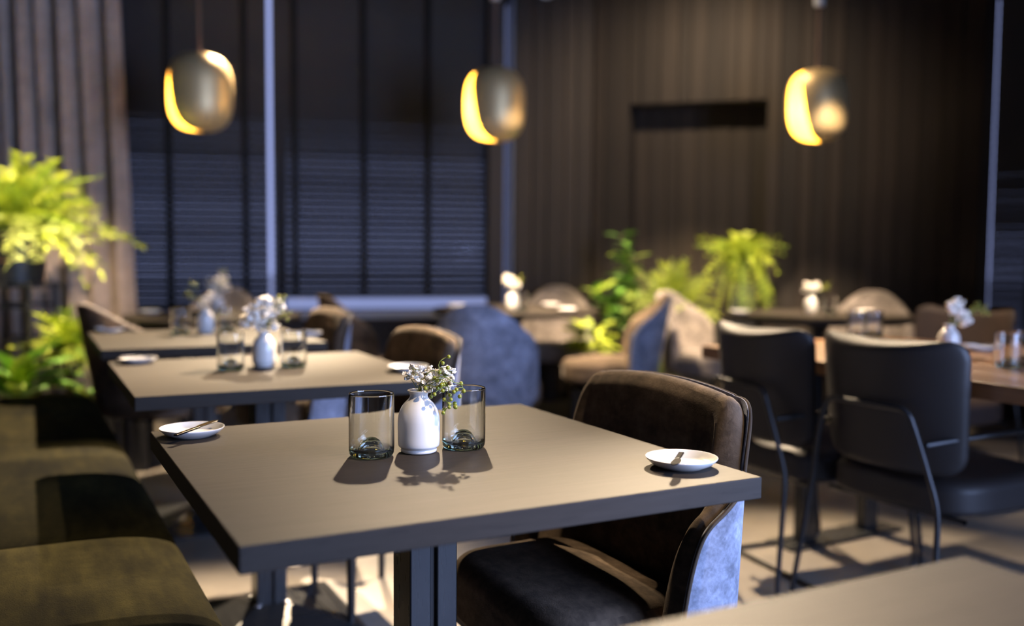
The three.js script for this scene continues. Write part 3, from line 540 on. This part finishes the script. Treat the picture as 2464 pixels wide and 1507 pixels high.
Pl(-1.375, -5.37, 'white plate at the right side of the round window table');
Vs(0.0, -5.86, 'small white vase on the middle round table', 4);
G(0.055, -5.66, 'glass tumbler beside the vase on the middle round table', 1.1);
Pl(-0.35, -6.02, 'white plate at the left side of the middle round table');
Pl(0.25, -6.22, 'white plate at the far side of the middle round table');
Pl(0.33, -5.72, 'white plate at the right front of the middle round table');
Vs(1.775, -5.68, 'small white vase on the right round table', 5);
G(1.85, -5.56, 'glass tumbler beside the vase on the right round table', 0.8);
Pl(1.335, -5.60, 'white plate at the left side of the right round table');
Pl(2.10, -5.68, 'white plate at the right side of the right round table');
G(1.458, -4.03, 'left of two glass tumblers at the far end of the wood table', 0.2);
G(1.543, -4.07, 'right of two glass tumblers at the far end of the wood table', 0.9);
Vs(1.514, -3.30, 'white vase on the wood table, partly behind the near leather chair', 6);
Pl(1.715, -3.50, 'white plate behind the vase on the wood table');
G(1.546, -2.963, 'left glass tumbler at the right edge of the wood table', 0.4);
G(1.612, -2.995, 'right glass tumbler cut by the right photo edge on the wood table', 1.7);
Kn(-0.577, -1.743, -0.31, 0.95, 'dark butter knife lying across the left plate of the front table');
Kn(0.264, -1.500, 0.27, -0.96, 'dark butter knife lying on the right plate of the front table');
Kn(-1.150, -2.925, -0.9, 0.45, 'dark butter knife on the left plate of the second table');
Kn(1.715, -3.50, 0.6, 0.8, 'dark butter knife on the plate of the wood table');

// ---------------------------------------------------------------- sprigs in the vases
const blossomGeo = (() => { const g = []; for (let k = 0; k < 5; k++) { const p = new THREE.SphereGeometry(0.0021, 6, 4).scale(1, 0.35, 1.15).translate(0, 0, 0.0026).rotateX(-0.35).rotateY(k * Math.PI * 0.4); g.push(p); } g.push(new THREE.SphereGeometry(0.0012, 6, 4).translate(0, 0.0008, 0)); return merge(g); })();
const budGeo = new THREE.SphereGeometry(0.0017, 7, 5).scale(1, 1.25, 1), berryGeo = merge([new THREE.SphereGeometry(0.0037, 12, 9), new THREE.SphereGeometry(0.0011, 6, 4).translate(0, 0.0037, 0)]);
const thin = (pts, r, seg = 12) => new THREE.TubeGeometry(new THREE.CatmullRomCurve3(pts), seg, r, 5);
function blossomSprig(label, spots, seed, scale = 1) {
  const t = thing('blossom_sprig', label, 'flowers'), R = rng(seed), stems = [];
  for (const [cx, cy, r, n, cz] of spots) {
    const c = V(cx, cy, cz); stems.push(thin([V(0.004 * (R() - 0.5), -0.055, 0.004 * (R() - 0.5)), V(cx * 0.12, 0, cz * 0.1), V(cx * 0.55, cy * 0.55, cz * 0.5), c], 0.0007));
    for (let i = 0; i < n; i++) {
      const d = V(R() * 2 - 1, R() * 2 - 1, R() * 2 - 1); if (d.length() > 1) d.normalize(); const p = c.clone().addScaledVector(d, r * 1.18); stems.push(thin([c.clone().addScaledVector(d, r * 0.1), p], 0.0004, 3));
      const m = part(R() < 0.75 ? 'blossom' : 'flower_bud', R() < 0.75 ? blossomGeo : budGeo, M.petal, t); m.position.copy(p); m.rotation.set(R() * 2 - 1, R() * 6, R() * 2 - 1); m.scale.setScalar((0.8 + 0.5 * R()) * scale);
    }
  }
  part('stem', merge(stems), M.stem, t); return t;
}
function berrySprig(label, arms, berries, seed) {
  const t = thing('berry_sprig', label, 'flowers'), R = rng(seed), g = [], nodes = [];
  arms.forEach((arm) => { const pts = arm.map(([x, y, z]) => V(x, y, z)); g.push(thin(pts, 0.00085, 24)); new THREE.CatmullRomCurve3(pts).getPoints(24).forEach((p, i) => { if (i > 6) nodes.push(p); }); });
  for (const [x, y, brown] of berries) {
    let best = nodes[0]; const p = V(x, y, 0); nodes.forEach((q) => { if (Math.hypot(q.x - x, q.y - y) < Math.hypot(best.x - x, best.y - y)) best = q; });
    p.z = best.z + (R() - 0.5) * 0.022; const mid = best.clone().lerp(p, 0.5).add(V(0, 0.002, 0)); g.push(thin([best, mid, p], 0.0006, 5));
    const m = part('berry', berryGeo, brown ? M.berryBrown : M.berry, t); m.position.copy(p); m.rotation.set(R() * 3, R() * 3, R() * 3); m.scale.setScalar(0.92 + 0.2 * R());
  }
  part('stem', merge(g), M.stem, t); return t;
}
{
  const s = 0.000193, cx = 950, cy = 455, k = (x, y) => [(x - cx) * s, (cy - y) * s];
  const berries = [[1221, 141], [1168, 197], [1217, 233], [1140, 278], [1097, 332], [1119, 349], [1165, 375], [1182, 378], [1155, 392], [1130, 407], [1106, 458], [1067, 496], [1009, 477, 1], [990, 377], [1012, 305, 1], [1022, 415], [1175, 432], [1207, 380], [1233, 368, 1], [1275, 435], [1293, 427], [1332, 378], [1357, 440], [1322, 487], [1237, 470], [1249, 505], [1188, 512], [1228, 560], [1233, 578], [1278, 556], [1285, 578], [1183, 612], [1178, 630]].map(([x, y, b]) => [...k(x, y), b]);
  const A = (list) => list.map(([x, y, z]) => [...k(x, y), z]);
  const b = berrySprig('sprig of green berries in the vase on the sharp front table', [
    A([[955, 700, 0], [962, 440, 0.002], [1030, 295, 0.012], [1085, 262, 0.016], [1140, 270, 0.018], [1132, 205, 0.014], [1165, 165, 0.01], [1215, 143, 0.008]]),
    A([[952, 700, 0], [968, 450, 0.002], [1060, 350, 0.016], [1150, 315, 0.022], [1205, 320, 0.022], [1270, 365, 0.02], [1330, 382, 0.016], [1352, 430, 0.016]]),
    A([[954, 700, 0], [970, 450, 0.004], [1070, 380, 0.02], [1165, 330, 0.028], [1230, 420, 0.028], [1190, 510, 0.026], [1235, 560, 0.024], [1180, 620, 0.022]]),
    A([[950, 700, 0], [965, 450, 0.004], [1010, 400, 0.018], [1110, 400, 0.028], [1160, 440, 0.03]]),
  ], berries, 5);
  b.position.set(-0.160, 0.7502 + 0.1065, -1.640);
  const w = blossomSprig('sprig of tiny white blossoms in the vase on the sharp front table', [
    [-0.017, 0.0265, 0.007, 14, 0.004], [-0.004, 0.033, 0.0105, 30, 0.006], [0.004, 0.022, 0.009, 20, 0.004], [0.021, 0.028, 0.011, 26, 0.0], [0.027, 0.018, 0.012, 28, 0.006], [0.048, 0.029, 0.0115, 34, 0.004], [0.052, 0.015, 0.009, 18, 0.008], [0.021, 0.006, 0.007, 12, 0.012], [0.046, 0.003, 0.008, 14, 0.004], [0.012, 0.004, 0.005, 8, 0.01],
  ], 21); w.position.set(-0.160, 0.7502 + 0.1065, -1.640);
  // looser sprigs in the other vases
  const far = (x, z, spots, seed, where, greens) => {
    const o = blossomSprig('bunch of small white blossoms in the vase ' + where, spots, seed, 2.1); o.position.set(x, 0.7502 + 0.1036, z);
    if (greens) { const R = rng(seed + 1), arms = [], bs = []; for (const [gx, gy, gz] of greens) { arms.push([[0, -0.05, 0], [gx * 0.2, 0.01, 0], [gx * 0.7, gy * 0.75, gz], [gx, gy, gz]]); for (let i = 0; i < 9; i++) bs.push([gx + (R() - 0.5) * 0.04, gy + (R() - 0.5) * 0.035]); } const q = berrySprig('sprig of green berries in the vase ' + where, arms, bs, seed + 2); q.position.copy(o.position); }
  };
  far(-0.742, -2.855, [[-0.05, 0.03, 0.018, 26, 0], [-0.03, 0.055, 0.02, 30, 0.01], [0.0, 0.06, 0.025, 36, 0], [0.03, 0.075, 0.02, 26, -0.01], [0.0, 0.085, 0.018, 20, 0], [0.02, 0.03, 0.02, 20, 0.01], [-0.015, 0.02, 0.015, 16, 0.01]], 31, 'on the second square table', [[0.055, 0.095, 0], [0.06, 0.05, 0.01]]);
  far(-1.285, -4.0, [[-0.01, 0.03, 0.02, 16, 0], [0.02, 0.05, 0.02, 16, 0]], 41, 'on the farthest square table', [[-0.05, 0.10, 0], [-0.06, 0.06, 0]]);
  far(-1.605, -5.21, [[-0.03, 0.06, 0.03, 40, 0], [0.02, 0.07, 0.032, 44, 0], [0.0, 0.03, 0.03, 40, 0.01], [0.045, 0.045, 0.022, 22, 0]], 51, 'on the round window table', [[0.03, 0.13, 0]]);
  far(0.0, -5.86, [[-0.02, 0.06, 0.028, 36, 0], [0.015, 0.045, 0.028, 36, 0], [-0.03, 0.085, 0.02, 20, 0]], 61, 'on the middle round table', [[0.05, 0.085, 0]]);
  far(1.775, -5.68, [[-0.02, 0.045, 0.026, 34, 0], [0.02, 0.05, 0.026, 34, 0]], 71, 'on the right round table', [[0.07, 0.05, 0], [0.1, 0.06, 0]]);
  far(1.514, -3.30, [[0.02, 0.05, 0.018, 26, 0], [0.03, 0.075, 0.016, 22, 0], [0.005, 0.065, 0.014, 16, 0], [0.045, 0.03, 0.016, 20, 0], [0.055, 0.012, 0.014, 14, 0]], 81, 'on the wood table', [[0.08, 0.05, 0], [0.105, 0.07, 0], [0.12, 0.055, 0]]);
}

// ---------------------------------------------------------------- plants
function leafGeo(L, W, bend = 0.25, fold = 0.12) { // pointed leaf along +z, 8 triangles
  const pos = [], idx = [], n = 4; for (let i = 0; i <= n; i++) { const v = i / n, w = W / 2 * Math.sin(Math.pow(v, 0.8) * Math.PI) + 0.0004, y = -bend * L * v * v; pos.push(-w, y + fold * w * 2, v * L, 0, y, v * L, w, y + fold * w * 2, v * L); }
  for (let i = 0; i < n; i++) for (const k of [0, 1]) { const a = i * 3 + k; idx.push(a, a + 3, a + 1, a + 1, a + 3, a + 4); }
  const g = new THREE.BufferGeometry(); g.setAttribute('position', new THREE.Float32BufferAttribute(pos, 3)); g.setAttribute('uv', new THREE.Float32BufferAttribute(new Array(pos.length / 3 * 2).fill(0), 2)); g.setIndex(idx); g.computeVertexNormals(); return g;
}
function frondGeo(L, leafL, leafW, pairs, droop, seed) { // arching stem along +z with paired leaflets
  const R = rng(seed), c = new THREE.QuadraticBezierCurve3(V(0, 0, 0), V(0, L * 0.32, L * 0.45), V((R() - 0.5) * 0.1 * L, L * (0.3 - droop), L)), g = [new THREE.TubeGeometry(c, 8, 0.0016, 4)], base = leafGeo(leafL, leafW, 0.2, 0.1);
  for (let i = 1; i <= pairs; i++) { const v = 0.15 + 0.85 * i / pairs, p = c.getPoint(v); for (const s of [-1, 1]) { const k = 0.7 + 0.5 * R(); g.push(base.clone().scale(k, k, k).rotateX((R() - 0.5) * 0.9).rotateY(s * (0.7 + 0.5 * R())).rotateZ((R() - 0.5) * 0.8).translate(p.x, p.y, p.z)); } }
  return merge(g);
}
function frondPlant(t, fronds, origin, R, n, up, mats, spread = [1, 1]) {
  for (let i = 0; i < n; i++) { const m = part('frond', fronds[i % fronds.length], mats[Math.floor(R() * mats.length)], t); m.position.set(origin[0] + (R() - 0.5) * 0.08 * spread[0], origin[1] + (R() - 0.5) * 0.05, origin[2] + (R() - 0.5) * 0.08 * spread[0]); m.rotation.order = 'YXZ'; m.rotation.set(-(up[0] + (up[1] - up[0]) * R()), R() * Math.PI * 2, (R() - 0.5) * 0.6); m.scale.setScalar((0.6 + 0.6 * R()) * spread[1]); }
}
function potGeo(r, h, taper = 0.8) { return lathe([[0, 0], [r * taper, 0], [r * taper + 0.004, 0.004], [r, h - 0.004], [r, h], [r - 0.008, h], [r - 0.012, h - 0.03], [0, h - 0.03]], 40); }
{ // tall fern in a black pot on a stand, left
  const x = -2.63, z = -5.06, st = thing('plant_stand', 'dark metal plant stand under the black pot at the left edge', 'stand', [x, 0, z]);
  for (const [a, b] of [[-1, -1], [1, -1], [1, 1], [-1, 1]]) part('leg', rbox(0.022, 0.90, 0.022, 0.002, a * 0.14, 0.45, b * 0.14), M.steel, st);
  part('top_board', rbox(0.32, 0.022, 0.32, 0.003, 0, 0.909, 0), M.steel, st);
  for (const y of [0.3, 0.62, 0.8]) for (const b of [-1, 1]) part('crossbar', rbox(0.27, 0.016, 0.012, 0.002, 0, y, b * 0.14), M.steel, st);
  const t = thing('potted_fern', 'bushy light green fern in a black pot at the left edge', 'plant', [x, 0.922, z]);
  const pot = part('pot', potGeo(0.155, 0.25, 0.86), M.pot, t); part('pot_band', rbox(0.075, 0.01, 0.004, 0.001, 0.015, 0.115, 0.148), M.copper, pot); part('soil', new THREE.CircleGeometry(0.14, 24).rotateX(-Math.PI / 2).translate(0, 0.222, 0), M.soil, t);
  const R = rng(3), F = [1, 2, 3, 4, 5, 6].map((k) => frondGeo(0.40, 0.060, 0.018, 15, 0.12 + 0.10 * k, k));
  frondPlant(t, F, [0, 0.24, 0], R, 130, [0.0, 1.25], [M.limeLeaf, M.limeLeaf, M.limeLeaf2]);
  frondPlant(t, F, [0.10, 0.24, 0.06], R, 40, [-0.2, 0.35], [M.limeLeaf, M.paleLeaf], [1.6, 1.05]);
}
{ // low planter with three plants behind the bench end
  const p = thing('planter', 'low black planter trough behind the end of the bench', 'planter', [-2.38, 0, -4.72], 0.25);
  part('box', merge([box(1.1, 0.36, 0.02, 0, 0.18, 0.17), box(1.1, 0.36, 0.02, 0, 0.18, -0.17), box(0.02, 0.36, 0.32, 0.54, 0.18, 0), box(0.02, 0.36, 0.32, -0.54, 0.18, 0), box(1.1, 0.02, 0.34, 0, 0.01, 0)]), M.pot, p);
  part('soil', box(1.06, 0.02, 0.32, 0, 0.31, 0), M.soil, p);
  const R = rng(17);
  const a = thing('bushy_fern', 'bright yellow-green bush beside the brown chair at left', 'plant', [-2.26, 0.325, -4.86]);
  part('stem', merge([0, 1, 2, 3].map((k) => rod([[0, 0, 0], [0.03 * Math.sin(k * 1.6), 0.14, 0.03 * Math.cos(k * 1.6)], [0.06 * Math.sin(k * 1.6), 0.26, 0.06 * Math.cos(k * 1.6)]], 0.006, 0.03, 6))), M.woodStem, a);
  const F = [1, 2, 3, 4].map((k) => frondGeo(0.20, 0.042, 0.016, 9, 0.2 + 0.1 * k, k + 10));
  frondPlant(a, F, [0, 0.24, 0], R, 80, [-0.4, 1.3], [M.limeLeaf, M.limeLeaf2], [1.6, 1]);
  const b = thing('broad_leaf_plant', 'dark green plant with broad pointed leaves at the left edge', 'plant', [-2.34, 0.325, -4.52]);
  const L = leafGeo(0.22, 0.082, 0.35, 0.16);
  for (let i = 0; i < 46; i++) { const h = 0.03 + 0.17 * R(), az = R() * 6.283, m = part('leaf', L, R() < 0.6 ? M.greenLeaf : M.limeLeaf2, b); m.position.set(Math.sin(az) * 0.03, h, Math.cos(az) * 0.03); m.rotation.order = 'YXZ'; m.rotation.set(-(0.2 + 0.9 * R()), az, (R() - 0.5) * 0.5); m.scale.setScalar(0.7 + 0.5 * R()); }
  part('stem', rod([[0, 0, 0], [0.01, 0.1, 0], [0, 0.2, 0.01]], 0.008, 0.03), M.stem, b);
  const c = thing('small_leaf_plant', 'low plant with small round leaves at the end of the bench', 'plant', [-2.02, 0.325, -4.66]);
  const S = leafGeo(0.06, 0.036, 0.2, 0.1); const cs = [];
  for (let i = 0; i < 70; i++) { const az = R() * 6.283, rr = 0.13 * Math.sqrt(R()), h = 0.04 + 0.24 * R(); const m = part('leaf', S, R() < 0.5 ? M.greenLeaf : M.limeLeaf2, c); m.position.set(Math.sin(az) * rr, h, Math.cos(az) * rr); m.rotation.order = 'YXZ'; m.rotation.set(-(R() - 0.2) * 1.2, az, (R() - 0.5)); if (i % 7 === 0) cs.push(thin([V(0, 0, 0), V(Math.sin(az) * rr * 0.6, h * 0.6, Math.cos(az) * rr * 0.6), m.position.clone()], 0.002, 6)); }
  part('stem', merge(cs), M.stem, c);
}
{ // plants in front of the door
  const p = thing('planter', 'dark planter box in front of the plank door, holding the shrub and feathery fern', 'planter', [1.0, 0, -6.56], YW);
  part('box', merge([box(0.76, 0.42, 0.02, 0, 0.21, 0.15), box(0.76, 0.42, 0.02, 0, 0.21, -0.15), box(0.02, 0.42, 0.28, 0.37, 0.21, 0), box(0.02, 0.42, 0.28, -0.37, 0.21, 0), box(0.76, 0.02, 0.3, 0, 0.01, 0)]), M.pot, p);
  part('soil', box(0.72, 0.02, 0.28, 0, 0.36, 0), M.soil, p);
  const R = rng(29);
  { // glossy big-leaf shrub
    const t = thing('glossy_shrub', 'tall shrub with glossy dark green leaves left of the door', 'plant', [0.77, 0.37, -6.58]), L = leafGeo(0.115, 0.066, 0.2, 0.08), stems = [];
    for (const [tx, ty, tz, n] of [[-0.02, 0.86, 0.02, 30], [0.06, 0.72, 0.04, 26], [-0.22, 0.48, 0.05, 22], [-0.05, 0.58, 0.08, 26], [0.10, 0.45, 0.06, 20], [-0.10, 0.34, 0.08, 20]]) {
      const c = new THREE.QuadraticBezierCurve3(V(0, 0, 0), V(tx * 0.2, ty * 0.6, tz * 0.3), V(tx, ty, tz)); stems.push(new THREE.TubeGeometry(c, 14, 0.006, 6));
      for (let i = 0; i < n; i++) { const q = c.getPoint(0.45 + 0.55 * i / n), az = i * 2.4 + R(), m = part('leaf', L, R() < 0.75 ? M.greenLeaf : M.limeLeaf2, t); m.position.copy(q); m.rotation.order = 'YXZ'; m.rotation.set(-(R() * 1.1 - 0.25), az, (R() - 0.5) * 0.6); m.scale.setScalar(0.7 + 0.5 * R()); }
    }
    part('stem', merge(stems), M.woodStem, t);
  }
  { // feathery pale fern
    const t = thing('feathery_fern', 'feathery pale green fern in the middle of the plants by the door', 'plant', [1.09, 0.37, -6.50]), F = [1, 2, 3, 4].map((k) => frondGeo(0.34, 0.05, 0.014, 13, 0.1 + 0.1 * k, k + 40));
    frondPlant(t, F, [0, 0.30, 0], R, 110, [-0.1, 1.3], [M.paleLeaf, M.paleLeaf, M.limeLeaf], [2, 1]);
    const st = []; for (let k = 0; k < 5; k++) st.push(rod([[0, 0, 0], [0.02 * Math.sin(k * 1.3), 0.3, 0.02 * Math.cos(k * 1.3)]], 0.006, 0.02, 6)); part('stem', merge(st), M.woodStem, t);
    const top = F[0]; for (let i = 0; i < 16; i++) { const m = part('frond', F[i % 4], M.paleLeaf, t); m.position.set(-0.03 + 0.05 * R(), 0.52 + 0.05 * R(), 0.02); m.rotation.order = 'YXZ'; m.rotation.set(-(0.4 + R()), R() * 6.28, 0); m.scale.setScalar(0.38); }
  }
  { // trailing lime fern on a tall pedestal
    const ps = thing('plant_pedestal', 'slim dark pedestal carrying the bright trailing fern', 'stand', [1.53, 0, -6.40]);
    part('column', rbox(0.16, 0.90, 0.16, 0.004, 0, 0.45, 0), M.pot, ps);
    const t = thing('trailing_fern', 'bright lime fern trailing from the tall pedestal in front of the door', 'plant', [1.53, 0.9005, -6.40]), F = [1, 2, 3, 4].map((k) => frondGeo(0.15, 0.036, 0.014, 9, 0.5 + 0.25 * k, k + 60));
    part('pot', potGeo(0.085, 0.16, 0.8), M.darkPaint, t);
    frondPlant(t, F, [0, 0.20, 0], R, 150, [-0.3, 1.3], [M.limeLeaf, M.limeLeaf, M.limeLeaf2], [2.2, 0.95]);
    const T = [1, 2].map((k) => frondGeo(0.30, 0.035, 0.012, 14, 1.5, k + 80));
    for (let i = 0; i < 34; i++) { const m = part('frond', T[i % 2], R() < 0.5 ? M.limeLeaf2 : M.limeLeaf, t); m.position.set(0, 0.17, 0); m.rotation.y = -1.1 + R() * 3.0; m.scale.set(0.9, 0.6 + 0.5 * R(), 0.5 + 0.3 * R()); }
  }
  const low = (x, y, z, label, seed, n, sc) => { const t = thing('low_foliage_plant', label, 'plant', [x, y, z]), RR = rng(seed), L = leafGeo(0.10, 0.05, 0.3, 0.1), st = []; part('pot', potGeo(0.1, 0.2), M.pot, t); for (let i = 0; i < n; i++) { const az = RR() * 6.283, m = part('leaf', L, RR() < 0.7 ? M.limeLeaf : M.limeLeaf2, t), rr = 0.11 * Math.sqrt(RR()) * sc; m.position.set(Math.sin(az) * rr, 0.2 + 0.20 * RR() * sc, Math.cos(az) * rr); m.rotation.order = 'YXZ'; m.rotation.set(-(RR() - 0.25) * 1.2, az, RR() - 0.5); if (i % 6 === 0) st.push(thin([V(0, 0.15, 0), V(Math.sin(az) * rr * 0.5, 0.2, Math.cos(az) * rr * 0.5), m.position.clone()], 0.0025, 6)); } part('stem', merge(st), M.stem, t); };
  low(0.52, 0.20, -6.28, 'bright leafy plant beneath the right side of the middle round table', 91, 80, 1.1);
  low(0.985, 0.0, -6.14, 'small bright leafy plant on the floor between two rounded chairs', 95, 60, 1);
  const box1 = thing('plant_box', 'low dark box under the bright leafy plant by the middle table', 'stand', [0.52, 0, -6.28]); part('box', rbox(0.26, 0.1995, 0.26, 0.004, 0, 0.1, 0), M.pot, box1);
}
// repeats of one kind carry one group phrase
const GROUPS = { square_table: 'square dark wood tables in a row', round_table: 'round dark tables at the back', velvet_chair: 'velvet chairs beside the square tables', tub_chair: 'rounded chairs at the back of the room', armchair: 'leather armchairs on wire legs', drinking_glass: 'clear tumblers on the tables', bud_vase: 'small white vases on the tables', side_plate: 'small white plates on the tables', butter_knife: 'dark butter knives on the plates', blossom_sprig: 'white blossoms in the vases', berry_sprig: 'green berry sprigs in the vases', pendant_lamp: 'brass pendant lamps', track_spot: 'ceiling track spots', lighting_track: 'black ceiling tracks', venetian_blind: 'dark slatted blinds' };
for (const o of scene.children) { const k = o.name.replace(/_\d{3}$/, ''); if (GROUPS[k] && o.userData.label) o.userData.group = GROUPS[k]; }
scene.traverse((o) => { if (o.isMesh) { o.castShadow = true; o.receiveShadow = true; } });
renderer.render(scene, camera);
